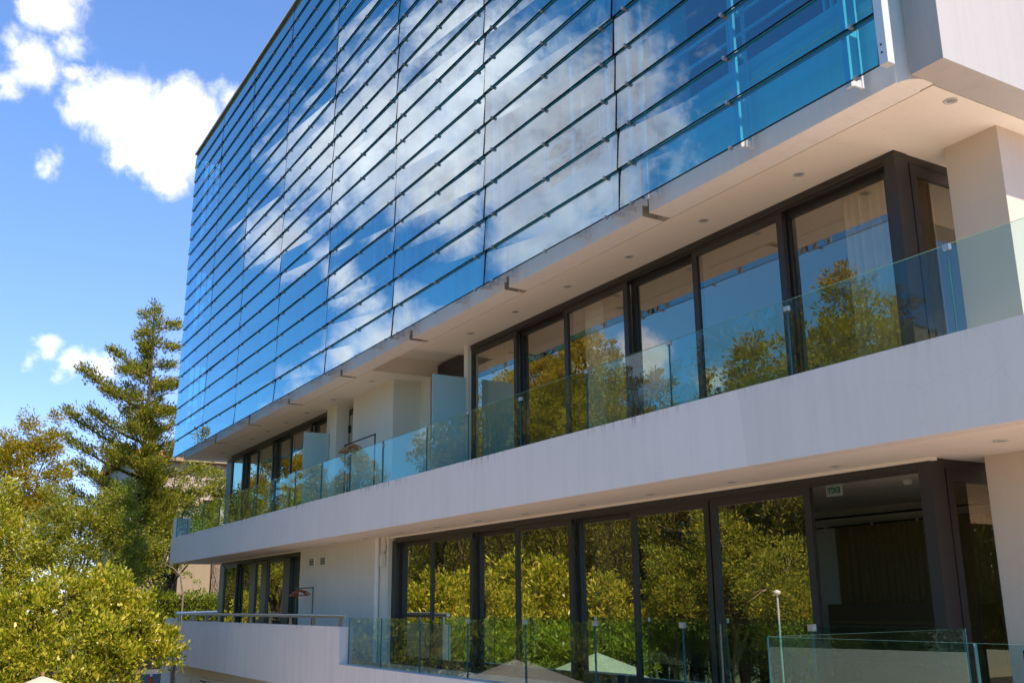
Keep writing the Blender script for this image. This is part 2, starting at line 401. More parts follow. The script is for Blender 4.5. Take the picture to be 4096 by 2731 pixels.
leaf(16.14,18.0,XA,UB,UT); leaf(14.42,16.2,XB,UB,UT,l=.05); leaf(12.58,14.47,XA,UB,UT); leaf(10.9,12.6,XB,UB,UT,l=.05)
leaf(9.08,10.95,XA,UB,UT); leaf(7.36,9.12,XB,UB,UT,r=.06)
for a,c,x in ((34.75,36.2,XA),(33.1,34.75,XB),(31.4,33.1,XA),(29.7,31.4,XB),(27.85,29.7,XA),(26.3,27.85,XB)): leaf(a,c,x,UB,UT,l=.09,r=.09)
LT=ZL-.12; LB=FLOOR_L+.05
leaf(19.75,21.6,XB,LB,LT,mid=-.26,glassmat='pane2'); leaf(17.93,19.83,XA,LB,LT,glassmat='pane2'); leaf(16.17,17.93,XB,LB,LT,handle=17.80,glassmat='pane2',l=.06)
leaf(14.38,16.27,XA,LB,LT,glassmat='pane2'); leaf(12.7,14.4,XB,LB,LT,l=.06,glassmat='pane2'); leaf(10.9,12.72,XA,LB,LT,glassmat='pane2'); leaf(9.0,10.87,XA+.004,LB,LT,glassmat='pane2')
for a,c,x in ((34.8,36.3,XA),(33.1,34.85,XB),(31.3,32.7,XA),(29.7,31.3,XA),(27.98,29.2,XB)): leaf(a,c,x,LB,LT,l=.09,r=.09,glassmat='pane2')
# heavy posts
for (y0,y1,x0,x1,za,zb) in ((7.18,7.34,9.70,9.95,2.285,ZS),(7.18,7.34,9.70,9.95,FLOOR_L,ZL),(36.2,36.85,9.72,9.97,2.285,ZS-.1),(36.3,36.9,9.72,9.97,FLOOR_L,ZL-.1),
                            (32.55,33.15,9.72,9.9,FLOOR_L,ZL-.1),(31.35,31.95,9.72,9.9,FLOOR_L,ZL-.1),(29.15,29.72,9.72,9.9,FLOOR_L,ZL-.1),(21.6,21.81,9.71,9.95,FLOOR_L,ZL-.1)):
    b=MB(); b.box(x0,x1,y0,y1,za,zb); part('corner_post',b,M['frame'])
# glazing on the return beside the column
for zb,zt,gm in ((2.285,ZS,'pane3'),(FLOOR_L,ZL,'pane3')):
    f=MB(); f.box(9.95,11.4,7.19,7.26,zt-.10,zt-.002); f.box(10.0,10.11,7.20,7.27,zb,zt-.10); f.box(10.11,11.4,7.20,7.27,zt-.24,zt-.10); f.box(11.28,11.4,7.20,7.27,zb,zt-.24); f.box(10.11,11.28,7.20,7.27,zb,zb+.13); f.box(9.95,9.99,7.24,7.3,zb,zt-.1)
    fo=part('side_door',f,M['frame'])
    p=MB(); p.add([(10.11,7.235,zb+.13),(11.28,7.235,zb+.13),(11.28,7.235,zt-.24),(10.11,7.235,zt-.24)],[(0,1,2,3)]); part('pane',p,M[gm],fo)
# recessed downlights
def downlight(x,y,z):
    b=MB(); b.lathe([(.075,0),(.075,-.008),(.062,-.010),(.055,-.002),(.046,0.0)],(x,y,z),20)
    d=part('downlight',b,M['trim'])
    c=MB(); c.lathe([(.05,-.001),(.04,-.004),(.012,-.005),(0.0005,-.005)],(x,y,z),16); part('lamp',c,M['lens'],d)
for y in (6.04,8.264,10.09,11.854,13.6,15.36,17.11,22.19,24.74,26.87,28.63,30.4,32.11,33.77,35.59): downlight(9.235,y,ZS-.001)
for y in (6.06,8.2,9.99,11.72,13.49,15.26,17.0,18.75,20.52,22.54,24.57,26.6,28.5,30.2,32.0,33.8): downlight(9.34,y,ZL+.005)

# ------------------------------------------------------------------ the glass skin
gf=thing('glass_facade','tall blue mirrored glass skin of lapped panels with metal clips reflecting clouds','glass wall',(8,22,5.3))
ROWS=20; RH=.6075; ZG=5.345
def vis_area(pts):
    q=[project(p) for p in pts]
    if all(a[0]<0 or a[0]>4096 or a[1]<0 or a[1]>2731 for a in q): return 0
    A=0
    for i in range(len(q)):
        a,b_=q[i],q[(i+1)%len(q)]; A+=a[0]*b_[1]-a[1]*b_[0]
    return abs(A)/2
panels=[]; clips=[]
for c in range(8):
    y1,y0=JOINTS[c]-.021,JOINTS[c+1]+.021
    for r in range(ROWS):
        z0=ZG+r*RH; z1=z0+RH-.042
        panels.append((vis_area([(8,y0,z0),(8,y1,z0),(8,y1,z1),(8,y0,z1)]),c,r,y0,y1,z0,z1))
        for yy in (y0+.29,(y0+y1)/2-.02,y1-.27):
            x,y=project((8,yy,z0)); ok=0<x<4096 and 0<y<2731
            clips.append(((1/Vector((8,yy,z0)).length if ok else 0),yy,z0,r))
def panel_geo(b,y0,y1,z0,z1):
    xb,xt,th=8.0,8.035,.035
    jb=random.uniform(-.009,.009); jt=random.uniform(-.009,.009)   # panels never hang dead true
    A=(xb+jb,y0,z0);B=(xb-jb,y1,z0);Cc=(xt-jt,y1,z1);D=(xt+jt,y0,z1)
    b.add([A,B,Cc,D],[(0,1,2,3)],0)
    A2,B2,C2,D2=[(p[0]+th,p[1],p[2]) for p in (A,B,Cc,D)]
    b.add([A,B,B2,A2],[(0,3,2,1)],2); b.add([D,Cc,C2,D2],[(0,1,2,3)],2); b.add([A,D,D2,A2],[(0,1,2,3)],2); b.add([B,Cc,C2,B2],[(0,3,2,1)],2)
    b.add([(xt+.02,y0,z1-.004),(xt+.02,y1,z1-.004),(xt+.012,y1,z1+.046),(xt+.012,y0,z1+.046)],[(0,1,2,3)],1)
panels.sort(key=lambda p:-p[0]); rest=MB()
gm=[M['facade'],M['edge'],M['joint']]
for i,(a,c,r,y0,y1,z0,z1) in enumerate(panels):
    if i<100:
        b=MB(); panel_geo(b,y0,y1,z0,z1); b.build('glass_panel',gm,gf)
    else: panel_geo(rest,y0,y1,z0,z1)
tag(rest.build('glass_panel',gm,gf),kind='stuff')
clips.sort(key=lambda p:-p[0]); rest=MB()
for i,(a,yy,z,r) in enumerate(clips):
    b=MB() if i<100 else rest
    b.box(7.972,8.03,yy-.020,yy+.020,z-.034,z+.006)
    if i<100: b.build('clip',M['clip'],gf)
tag(rest.build('clip',M['clip'],gf),kind='stuff')
# upright ladder posts that carry the panels
def post(y,full=True,w=.075):
    b=MB(); z1=17.3
    b.box(8.07,8.11,y-w/2,y+w/2,5.325,z1)
    b.box(8.27,8.30,y-.02,y+.02,5.36,z1)
    z=5.36
    while z<z1-.3:
        b.box(8.11,8.27,y-.012,y+.012,z,z+.09); z+=.6075
    b.build('post',M['galv'],gf)
for j in JOINTS[1:-1]:
    post(j+.27); post(j+.01); post(j-.245); post(j-.53,w=.06); post(j+1.2)
for j in JOINTS[1:-1]:
    b=MB(); b.box(8.034,8.05,j-.026,j+.026,5.36,17.3); b.build('joint_seal',M['joint'],gf)
post(6.43); post(JOINTS[-1]+2.15); post(37.6); post(35.9)
b=MB(); b.box(7.965,8.07,5.835,5.94,5.30,17.4); cp=b.build('corner_post',M['galv'],gf)
b=MB(); 
for zz in (5.42,5.50): b.lathe([(.012,0),(.012,.004),(.0005,.004)],(0,0,0),8)
bb=MB()
for zz in (5.43,5.52):
    bb.tube([(7.966,5.895,zz),(7.958,5.895,zz)],.011,8)
bb.build('bolt',M['black'],cp)
b=MB(); b.box(7.96,8.40,5.84,38.0,17.49,17.56); b.box(8.06,8.40,5.95,37.9,17.40,17.49); b.build('roof_cap',M['steel'],gf)
b=MB(); b.box(8.06,8.36,37.9,37.915,5.36,17.4); b.build('return_pane',M['facade'],gf)

# ------------------------------------------------------------------ balustrades
def pane_run(root,pts,z0,z1,mat='rail',th=.017):
    """panes between successive plan points"""
    for (a,b_) in zip(pts[:-1],pts[1:]):
        a=Vector((a[0],a[1],0)); b_=Vector((b_[0],b_[1],0)); d=(b_-a).normalized(); n=Vector((-d.y,d.x,0))*th/2
        a2=a+d*.007; b2=b_-d*.007
        ja=n.normalized()*random.uniform(-.004,.004)
        m=MB(); P=[a2+n,b2+n,b2-n,a2-n]
        lo=[(p.x,p.y,z0) for p in P]; hi=[(p.x+ja.x,p.y+ja.y,z1) for p in P]
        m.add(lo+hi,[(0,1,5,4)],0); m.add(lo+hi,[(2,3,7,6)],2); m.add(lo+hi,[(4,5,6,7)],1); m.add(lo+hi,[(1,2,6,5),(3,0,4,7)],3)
        m.build('pane',[M[mat],M['edgelite'],M['clear'],M['edgedark']],root)
mm,nt,out=new_mat('clear_back_face'); t=N(nt,'ShaderNodeBsdfTransparent'); nt.links.new(t.outputs[0],out.inputs[0]); M['clear']=mm
bu=thing('glass_balustrade','long frameless glass balustrade on top of the upper white balcony band','balustrade',(8.44,20,2.48))
ys=[38.45,36.75,34.64,32.54,30.66,28.80,26.88,25.20,23.255,21.41,19.55,17.42,15.71,13.89,11.97,10.04,7.91,5.77,3.9,2.0]
pane_run(bu,[(8.44,y) for y in ys],2.47,3.385)
for i,y in enumerate(ys[1:-1]):
    c=MB(); zc=3.375 if i%3 else 3.30
    c.box(8.42,8.46,y-.036,y+.036,zc-.042,zc+.014); c.build('clip',M['clip'],bu)
pane_run(bu,[(8.96,38.72),(9.7,38.72)],2.3,3.19)
bl=thing('glass_balustrade','frameless glass balustrade along the lower terrace in front of the big doors','balustrade',(8.53,14,-1.23))
yl=[21.39,19.62,17.8,15.89,13.97,12.07,10.16,8.01,6.13]
pane_run(bl,[(8.53,y) for y in yl],-1.225,-.252)
for y in yl[3:-1]:
    c=MB(); c.box(8.505,8.555,y-.04,y+.04,-.31,-.24); c.build('clip',M['clip'],bl)
bf=thing('glass_balustrade','nearest glass balustrade stepping out at a corner toward the viewer','balustrade',(5.78,5.9,-1.25))
pane_run(bf,[(8.50,6.13),(5.80,5.91)],-1.26,-.26)
pane_run(bf,[(5.78,5.89),(5.78,4.1),(5.78,2.2),(5.78,.3)],-1.26,-.26)

# frosted privacy screens
def screen(y,x0,x1,label):
    r=thing('privacy_screen',label,'screen',((x0+x1)/2,y,2.3),'frosted glass privacy screens on the balcony')
    m=MB(); m.box(x0,x1,y-.008,y+.008,2.32,4.57); m.build('frosted_pane',M['frost'],r)
    for z in (3.75,2.75):
        c=MB(); c.box(x1-.06,x1+.03,y-.025,y+.025,z,z+.14); c.build('clamp',M['clip'],r)
screen(17.93,8.80,9.56,'frosted glass screen beside the recessed dark doorway of the balcony')
screen(25.9,8.86,9.56,'smaller looking frosted glass screen near the clothes rack with tan hangers')

# terrace handrail on the far parapet
hr=thing('handrail','round steel handrail on short posts along the terrace parapet','handrail',(8.5,30,-.445))
m=MB(); m.tube([(8.48,21.5,-.225),(8.48,37.55,-.225)],.045,12); m.build('rail',M['steel'],hr)
for y in (21.77,23.5,25.19,26.84,28.57,30.3,31.9,33.5,35.4,37.05):
    m=MB(); m.add([(8.46,y-.07,-.445),(8.46,y+.07,-.445),(8.46,y+.05,-.26),(8.46,y-.03,-.26),(8.50,y-.07,-.445),(8.50,y+.07,-.445),(8.50,y+.05,-.26),(8.50,y-.03,-.26)],[(0,1,2,3),(7,6,5,4),(0,4,5,1),(1,5,6,2),(2,6,7,3),(3,7,4,0)]); m.build('post',M['steel'],hr)
h2=thing('handrail','short far handrail crossing behind the parapet handrail by the hedge','handrail',(9.9,40,-.445))
m=MB(); m.tube([(8.9,39.6,-.2),(9.8,41.3,-.2),(12.4,46.2,-.2)],.045,10); m.build('rail',M['steel'],h2)
for q in (.05,.35,.65,.95):
    p=Vector((8.9,39.6,0)).lerp(Vector((12.4,46.2,0)),q); m=MB(); m.box(p.x-.03,p.x+.03,p.y-.05,p.y+.05,-.65,-.22); m.build('post',M['steel'],h2)
m=MB(); m.add([(8.4,39.0,-3),(8.7,38.9,-3),(13,46.6,-3),(12.7,46.8,-3),(8.4,39.0,-.6),(8.7,38.9,-.6),(13,46.6,-.6),(12.7,46.8,-.6)],[(0,1,5,4),(1,2,6,5),(2,3,7,6),(3,0,4,7),(4,5,6,7)])
tag(m.build('garden_wall',M['white']),'low white garden wall under the far handrail','wall')

# ------------------------------------------------------------------ clothes racks and hangers
def rack(loc,label,mat,length,ht):
    r=thing('garment_rack',label,'clothes rack',loc)
    for s in (-1,1):
        m=MB(); m.tube([(0,s*length/2,.04),(0,s*length/2,ht)],.018,8); p=m.build('upright',mat,None); p.parent=r
        m=MB(); m.tube([(-.22,s*length/2,.03),(.22,s*length/2,.03)],.018,8); p=m.build('foot',mat,None); p.parent=r
    m=MB(); m.tube([(0,-length/2-.02,ht),(0,length/2+.05,ht)],.018,8); p=m.build('top_bar',mat,None); p.parent=r
    return r
def hanger(loc,mat,label,group,rz,tilt=0):
    m=MB()
    m.tube([(0,0,0),(0,.02,-.03),(0,0,-.06)],.006,5)
    m.tube([(0,-.23,-.19),(0,-.12,-.10),(0,0,-.06),(0,.12,-.10),(0,.23,-.19)],[.016,.02,.022,.02,.016],6)
    m.tube([(0,-.22,-.19),(0,.22,-.19)],.009,5)
    o=m.build('clothes_hanger',mat); o.location=loc; o.rotation_euler=(tilt,0,rz)
    return tag(o,label,'hanger',group)
rack((9.2,22.75,2.285),'black clothes rack holding tan hangers on the upper balcony',M['black'],1.9,1.64)
for k in range(7):
    hanger((9.2,23.15+k*.075+random.uniform(-.02,.02),3.925-.004*k),M['hanger'],'tan wooden hanger bunched on the upper clothes rack','tan hangers on the upper rack',math.radians(70+random.uniform(-25,25)),random.uniform(-.12,.12))
rack((9.2,26.3,FLOOR_L),'grey clothes rack holding red brown hangers on the lower terrace',M['rackgrey'],1.32,1.735)
for k in range(4):
    hanger((9.2,26.55+k*.11,.465),M['redhanger'],'red brown wooden hanger on the lower clothes rack','red hangers on the lower rack',math.radians(60+random.uniform(-20,20)),random.uniform(-.1,.1))

# ------------------------------------------------------------------ fittings on the lower wall
for (yc,lab) in ((27.0,'left louvred vent of the pair on the cream lower wall'),(26.13,'right louvred vent of the pair on the cream lower wall')):
    v=thing('wall_vent',lab,'vent',(9.6,yc,1.16),'louvred vents on the lower wall')
    m=MB(); m.box(9.605,9.62,yc-.24,yc+.24,1.04,1.07); m.box(9.605,9.62,yc-.24,yc+.24,1.25,1.28); m.box(9.605,9.62,yc-.24,yc-.19,1.07,1.25); m.box(9.605,9.62,yc+.19,yc+.24,1.07,1.25); m.build('frame',M['plastic'],v)
    m=MB(); m.box(9.615,9.6195,yc-.19,yc+.19,1.07,1.25); m.build('backing',M['void'],v)
    m=MB()
    for q in range(4): m.box(9.602,9.6145,yc-.19,yc+.19,1.08+q*.045,1.097+q*.045)
    m.build('slat',M['galv'],v)
dp=thing('drainpipe','pale grey drainpipe running down the lower cream wall','pipe',(9.56,22.32,FLOOR_L))
m=MB(); m.tube([(9.555,22.32,FLOOR_L),(9.555,22.32,ZL)],.055,12); m.build('pipe',M['fascia'],dp)
m=MB(); m.tube([(9.555,22.32,.95),(9.555,22.32,1.0)],.064,12); m.box(9.56,9.62,22.26,22.38,.955,.995); m.build('bracket',M['fascia'],dp)
ap=thing('wifi_antenna_box','white outdoor box with two short antennas on the lower wall','antenna box',(9.58,22.03,1.02))
m=MB(); m.box(9.535,9.60,21.93,22.13,.885,1.16); m.box(9.60,9.62,21.98,22.08,.95,1.1); m.build('case',M['plastic'],ap)
for y in (21.96,22.1):
    m=MB(); m.tube([(9.56,y,1.16),(9.56,y,1.33)],.014,8); m.build('antenna',M['plastic'],ap)
m=MB(); m.tube([(9.60,22.0,1.16),(9.608,21.9,1.3),(9.61,21.97,1.45),(9.61,22.02,1.53)],.006,5); m.build('cable',M['rackgrey'],ap)
fl=thing('floodlight','small black floodlight with blue lens at the right edge by the column','lamp',(9.85,6.5,-.55))
m=MB(); m.box(9.90,9.98,6.43,6.49,-.61,-.50); m.box(9.98,10.2,6.44,6.47,-.57,-.54); m.build('bracket',M['black'],fl)
m=MB(); m.box(9.88,10.0,6.24,6.43,-.66,-.50); h=m.build('housing',M['black'],fl)
m=MB(); m.box(9.875,9.88,6.255,6.415,-.645,-.515); m.build('lens',M['blue'],h)

# ------------------------------------------------------------------ inside the rooms
def curtain(pts,z0,z1,mat,label,wave=.075,n=None,name='curtain'):
    m=MB(); P=[]; tot=0
    pts=[Vector((p[0],p[1],0)) for p in pts]
    for a,b_ in zip(pts[:-1],pts[1:]):
        L_=(b_-a).length; d=(b_-a).normalized(); nn=Vector((-d.y,d.x,0)); k=max(6,int(L_/.018))
        for i in range(k+1):
            s=i/k*L_; u=tot+s
            w=wave*(math.sin(u*52+1.3*math.sin(u*9))+.45*math.sin(u*31+1))*.7
            P.append(a+d*s+nn*w)
        tot+=L_
    vs=[];fs=[]
    for p in P: vs+=[(p.x,p.y,z0),(p.x,p.y,z1)]
    for i in range(len(P)-1): fs.append((2*i,2*i+2,2*i+3,2*i+1))
    m.add(vs,fs,0,True)
    return tag(m.build(name,mat),label,'curtain')
curtain([(10.03,8.30),(10.03,7.45)],2.3,5.2,M['curtain'],'beige pleated curtain behind the nearest upper glass door')
curtain([(10.15,7.42),(10.62,7.42)],2.3,5.2,M['curtain'],'beige pleated curtain behind the upper corner side door')
curtain([(10.06,17.85),(10.06,16.45)],2.3,5.2,M['curtain'],'beige pleated curtain in the upper door next to the pier')
curtain([(13.85,12.3),(13.85,9.0)],-1.2,1.25,M['brown'],'dark brown curtain across the back of the lower open room',wave=.02)
tr=thing('curtain_rail','thin dark rail with hooks above the brown curtain in the lower room','rail',(13.8,11,1.42))
m=MB(); m.tube([(13.8,13.2,1.40),(13.8,8,1.40)],.018,6); m.tube([(13.8,12.7,1.24),(13.8,9,1.27)],.012,6); m.build('rail',M['black'],tr)
for y in (12.45,11.45,10.55):
    m=MB(); m.tube([(13.8,y,1.40),(13.8,y,1.29)],.006,5); m.lathe([(.03,0),(.02,.05),(.006,.06)],(13.79,y,1.23),8); m.build('hook_lamp',M['galv'],tr)
ex=thing('exit_sign','small pale sign with green EXIT lettering seen mirrored under the room ceiling','sign',(10.6,9.36,1.5))
m=MB(); m.box(10.598,10.604,9.22,9.50,1.36,1.505); m.build('plate',M['signplate'],ex)
m=MB(); m.box(10.56,10.64,9.20,9.52,1.505,1.541); m.build('housing',M['plastic'],ex)
tx=bpy.data.curves.new('exit_text','FONT'); tx.body='EXIT'; tx.size=.105; tx.align_x='CENTER'; tx.align_y='CENTER'; tx.extrude=.001; tx.offset=.003
to=bpy.data.objects.new('exit_text',tx); COL.objects.link(to)
bpy.context.view_layer.update()
me=bpy.data.meshes.new_from_object(to.evaluated_get(bpy.context.evaluated_depsgraph_get()))
bpy.data.objects.remove(to)
lo=bpy.data.objects.new('lettering',me); COL.objects.link(lo); me.materials.clear(); me.materials.append(M['green'])
# the text faces the room (+x), so from outside it reads mirrored
lo.parent=ex; lo.location=(-.006,0,-.067); lo.rotation_euler=(math.pi/2,0,math.pi/2)
sd=thing('smoke_detector','round white smoke detector under the lower room ceiling','detector',(11.36,8.77,1.5))
m=MB(); m.lathe([(.07,.045),(.07,.02),(.05,-.01),(.0005,-.012)],(11.36,8.77,1.50),16); m.build('body',M['plastic'],sd)
m=MB(); m.lathe([(.09,.05),(.09,.042)],(11.36,8.77,1.50),16); m.build('base',M['plastic'],sd)
tb=thing('sideboard','low dark sideboard with shelves at the back of the lower room','sideboard',(13.4,11,FLOOR_L))
m=MB(); m.box(13.3,13.75,9.3,12.1,FLOOR_L+.02,-.05); m.build('carcass',M['darkwood'],tb)
for z in (-.35,-.65,-.95):
    m=MB(); m.box(13.27,13.3,9.35,12.05,z,z+.03); m.build('shelf',M['brown'],tb)

# ------------------------------------------------------------------ ground
g=MB(); g.add([(-900,-900,-4.8),(900,-900,-4.8),(900,900,-4.8),(-900,900,-4.8)],[(0,1,2,3)]); structure('ground',g,M['ground'])
g=MB(); g.box(-7,8.36,-30,26,-4.9,-4.792); structure('paved_court',g,M['paving'])
g=MB(); g.box(-1,8.2,26.2,37.5,-4.9,-4.79); structure('path',g,M['asphalt'])
g=MB(); g.add([(5.5,39.4,-4.8),(40,39.4,-4.8),(40,90,-2.6),(5.5,90,-2.6),(5.5,42,-3.32),(40,42,-3.32)],[(0,1,5,4),(4,5,2,3),(0,4,3)]); structure('garden_bank',g,M['asphalt'])

cn=thing('traffic_cone','orange and white traffic cone peeking out under the leafy shrub','cone',(9.1,44,-3.27))
def coneparts(prof,mat,name):
    m=MB(); m.lathe(prof,(9.1,44,-3.27),18); m.build(name,mat,cn)
m=MB(); m.box(8.92,9.28,43.82,44.18,-3.27,-3.235); m.build('base',M['cone'],cn)
coneparts([(.14,.03),(.058,.585)],M['cone'],'cone_body'); coneparts([(.058,.585),(.03,.72),(.0005,.73)],M['conewhite'],'reflective_band')

def parasol(loc,label):
    r=thing('parasol',label,'parasol',loc,'beige canvas parasols')
    m=MB(); n=8; R_=1.75
    top=(0,0,2.72); rim=[(R_*math.cos(2*math.pi*k/n+.39),R_*math.sin(2*math.pi*k/n+.39),2.05) for k in range(n)]
    vs=[top]; 
    for k in range(n):
        vs.append(rim[k]); a,b_=Vector(rim[k]),Vector(rim[(k+1)%n]); c=(a+b_)/2; vs.append((c.x*.96,c.y*.96,2.10))
    fs=[(0,1+i,1+(i+1)%(2*n)) for i in range(2*n)]; m.add(vs,fs)
    o=m.build('canopy',M['canvas']); o.parent=r
    m=MB()
    for k in range(2*n):
        a,b_=vs[1+k],vs[1+(k+1)%(2*n)]; m.add([a,b_,(b_[0],b_[1],b_[2]-.12),(a[0],a[1],a[2]-.12)],[(0,1,2,3)])
    o=m.build('valance',M['canvastrim']); o.parent=r
    m=MB(); m.tube([(0,0,0),(0,0,2.78)],.03,10); o=m.build('pole',M['wood']); o.parent=r
    for k in range(n):
        m=MB(); m.tube([(0,0,2.66),tuple(Vector(rim[k])-Vector((0,0,.03)))],.012,5); o=m.build('rib',M['wood']); o.parent=r
    m=MB(); m.box(-.35,.35,-.35,.35,0,.1); o=m.build('base',M['canvastrim']); o.parent=r
    return r
pr=parasol((2.76,24.0,-4.79),'beige parasol tip at the bottom left under the leafy shrub')
pr.scale=(1.26,)*3
dup(pr,(-.6,34.0,-4.8),'beige parasol seen mirrored low in the terrace glass',None,1.0)

# ------------------------------------------------------------------ trees and plants
def leaf_mesh(name,P,D,size,aspect,mat,parent=None,fold=.25,jit=.35):
    """one small folded leaf per row of P, pointing along D"""
    n=len(P); D=D+RNG.normal(0,jit,(n,3)); D/=np.linalg.norm(D,axis=1)[:,None]+1e-9
    Q=RNG.normal(0,1,(n,3)); S=np.cross(D,Q); S/=np.linalg.norm(S,axis=1)[:,None]+1e-9; Nn=np.cross(D,S)
    s=size*RNG.uniform(.45,1.5,(n,1)); w=s*aspect
    V=np.empty((n,4,3)); V[:,0]=P; V[:,1]=P+D*s*.45+S*w*.5+Nn*w*fold; V[:,2]=P+D*s; V[:,3]=P+D*s*.45-S*w*.5+Nn*w*fold
    me=bpy.data.meshes.new(name); me.vertices.add(4*n); me.vertices.foreach_set('co',V.ravel().astype(np.float32))
    me.loops.add(4*n); me.loops.foreach_set('vertex_index',np.arange(4*n,dtype=np.int32))
    me.polygons.add(n); me.polygons.foreach_set('loop_start',np.arange(0,4*n,4,dtype=np.int32)); me.polygons.foreach_set('loop_total',np.full(n,4,dtype=np.int32))
    me.update(calc_edges=True); me.materials.append(mat)
    o=bpy.data.objects.new(name,me); COL.objects.link(o)
    if parent: o.parent=parent
    return o
def clumps(blobs,per,clump,sub,shell=(.55,1.0),up=.4):
    """blobs: (centre, radii, number of clumps); leaves gather in small clumps spread through each blob"""
    P=[];D=[]
    for c,r,k in blobs:
        c=np.array(c);r=np.array(r if hasattr(r,'__len__') else (r,)*3)
        d=RNG.normal(0,1,(k,3)); d/=np.linalg.norm(d,axis=1)[:,None]
        rad=RNG.uniform(shell[0],shell[1],(k,1))*(1+RNG.normal(0,.10,(k,1)))
        cc=c+d*rad*r
        for q in range(k):
            m=max(3,int(per*RNG.uniform(.5,1.5)))
            sc=clump*RNG.uniform(.6,1.4)
            o=RNG.normal(0,1,(m,3)); o/=np.linalg.norm(o,axis=1)[:,None]+1e-9
            rr=RNG.uniform(0,1,(m,1))**.5
            o=o*rr*sc; o[:,2]*=sub
            P.append(cc[q]+o); dd=o/(sc+1e-9)+d[q]*.5; dd[:,2]+=up; D.append(dd)
    return np.concatenate(P),np.concatenate(D)
def rough(blobs,k=7,f=.5,seed=1):
    rn=random.Random(seed); out=[]
    for c,r,n in blobs:
        out.append((c,r*.72,max(3,int(n*.4))))
        for q in range(k):
            d=Vector((rn.gauss(0,1),rn.gauss(0,1),rn.gauss(.1,1))).normalized(); s_=r*f*rn.uniform(.45,1.1)
            out.append((tuple(Vector(c)+d*r*rn.uniform(.55,1.15)),s_,max(2,int(n*.60/k))))
    return out
def wood(name,segs,mat,parent,n=8):
    m=MB()
    for pts,rs in segs: m.tube(pts,list(rs),n,cap=False)
    o=m.build(name,mat); o.parent=parent; return o
def bend(a,b,k=4,amp=.08,sag=0):
    a=Vector(a);b=Vector(b);L_=(b-a).length; out=[]
    for i in range(k+1):
        t=i/k; p=a.lerp(b,t)
        if 0<i<k: p+=Vector((random.uniform(-1,1),random.uniform(-1,1),random.uniform(-.5,.5)))*amp*L_
        p.z+=sag*math.sin(math.pi*t)*L_; out.append(p)
    return out
def taper(r0,r1,k=4): return [r0+(r1-r0)*i/k for i in range(k+1)]
def broadleaf(name,label,base,blobs,leafm,barkm,size,per,clump,trunk_r=.12,aspect=.42,group=None,cat='tree',sub=.8,shell=(.5,1.0),up=.4,limbs=True,fork=None):
    """blobs in coordinates relative to base"""
    r=thing(name,label,cat,base,group)
    cz=sum(b[0][2] for b in blobs)/len(blobs); cx=sum(b[0][0] for b in blobs)/len(blobs); cy=sum(b[0][1] for b in blobs)/len(blobs)
    fk=fork if fork is not None else cz*.4
    f=Vector((cx*.4,cy*.4,fk)); segs=[(bend((0,0,0),f,4,.03),taper(trunk_r,trunk_r*.75))]
    if limbs:
        for c,rad,k in [q_ for q_ in blobs if q_[2]>=18]:
            rr=max(rad) if hasattr(rad,'__len__') else rad
            segs.append((bend(f,c,4,.06,.05),taper(trunk_r*.6,trunk_r*.16)))
            for q in range(4):
                d=Vector((random.gauss(0,1),random.gauss(0,1),random.gauss(.4,.8))).normalized()
                segs.append((bend(c,Vector(c)+d*rr*.9,3,.08),taper(trunk_r*.2,trunk_r*.05,3)))
    wood('trunk',segs,barkm,r)
    P,D=clumps(blobs,per,clump,sub,shell,up)
    leaf_mesh('crown',P,D,size,aspect,leafm,r)
    return r

# tall conifer behind the far end of the building
def conifer(label,base,height,branches,leafm,nspray,size,spread,group=None,name='conifer_tree',droop=.0,seed=3):
    r=thing(name,label,'tree',base,group); rn=np.random.default_rng(seed)
    segs=[(bend((0,0,0),(0,0,height),8,.006),taper(.26,.02,8))]; P=[];D=[]
    for (h,tip) in branches:
        a=Vector((0,0,h)); t=Vector(tip); L_=(t-a).length
        mid=a.lerp(t,.5)+Vector((0,0,-.10*L_+droop*L_)); pts=[]
        for i in range(7):
            s=i/6; pts.append((a*(1-s)**2+mid*2*s*(1-s)+t*s*s))
        segs.append((pts,taper(.02+.018*L_,.008,6)))
        k=int(nspray*L_)
        s=rn.uniform(.22,1.02,k)**.8
        for q in range(k):
            u=min(s[q],1.0); p=np.array(a*(1-u)**2+mid*2*u*(1-u)+t*u*u)
            dirn=np.array((t-a).normalized()); w=spread*(.40+L_*.12)*(1.2-u*.75)*(.6+.8*rn.random())
            c=p+rn.normal(0,1,3)*np.array([w,w,w*.55])*.55+np.array([0,0,w*.25])
            m=rn.integers(4,13); o=rn.normal(0,1,(m,3))*np.array([.17,.17,.15])*(1.25-.5*u)
            P.append(c+o); dd=np.tile(dirn*.8+np.array([0,0,.75-droop*4]),(m,1))+o*2.0; D.append(dd)
    wood('trunk',segs,M['bark'],r,6)
    leaf_mesh('crown',np.concatenate(P),np.concatenate(D),size,.34,leafm,r,jit=.4)
    return r
CY=58.0; BASE=Vector((10.55,CY,-3.0)); HT=20.3; KS=CY/46.2
br=[]
def tip_at(px,py,dy): p=at_y(px,py,CY+dy*KS); return tuple(p-BASE)
for (px,py,dy,h) in ((565,1262,.1,16.0),(548,1350,-.3,15.2),(440,1392,-.6,13.0),(330,1475,-1.2,11.3),(356,1640,-1.5,9.8),(254,1637,.8,9.2),(246,1735,-.7,8.2),(300,1850,-1.4,7.0),
                     (718,1297,.0,15.2),(712,1390,-.5,14.4),(700,1460,.6,13.4),(735,1530,-.6,12.2),(760,1640,.6,11.0),(770,1760,-.9,9.6),(800,1880,-.6,8.2),(270,1960,-.5,6.4),(840,1960,.5,7.0),(420,1560,-2.0,11.8),(480,1480,-1.6,13.2),(700,1640,-2.2,11.4),(520,1700,-2.6,10.2),(640,1850,-2.8,8.8),(420,1800,-2.6,8.8)):
    br.append((h*1.215,tip_at(px,py,dy)))
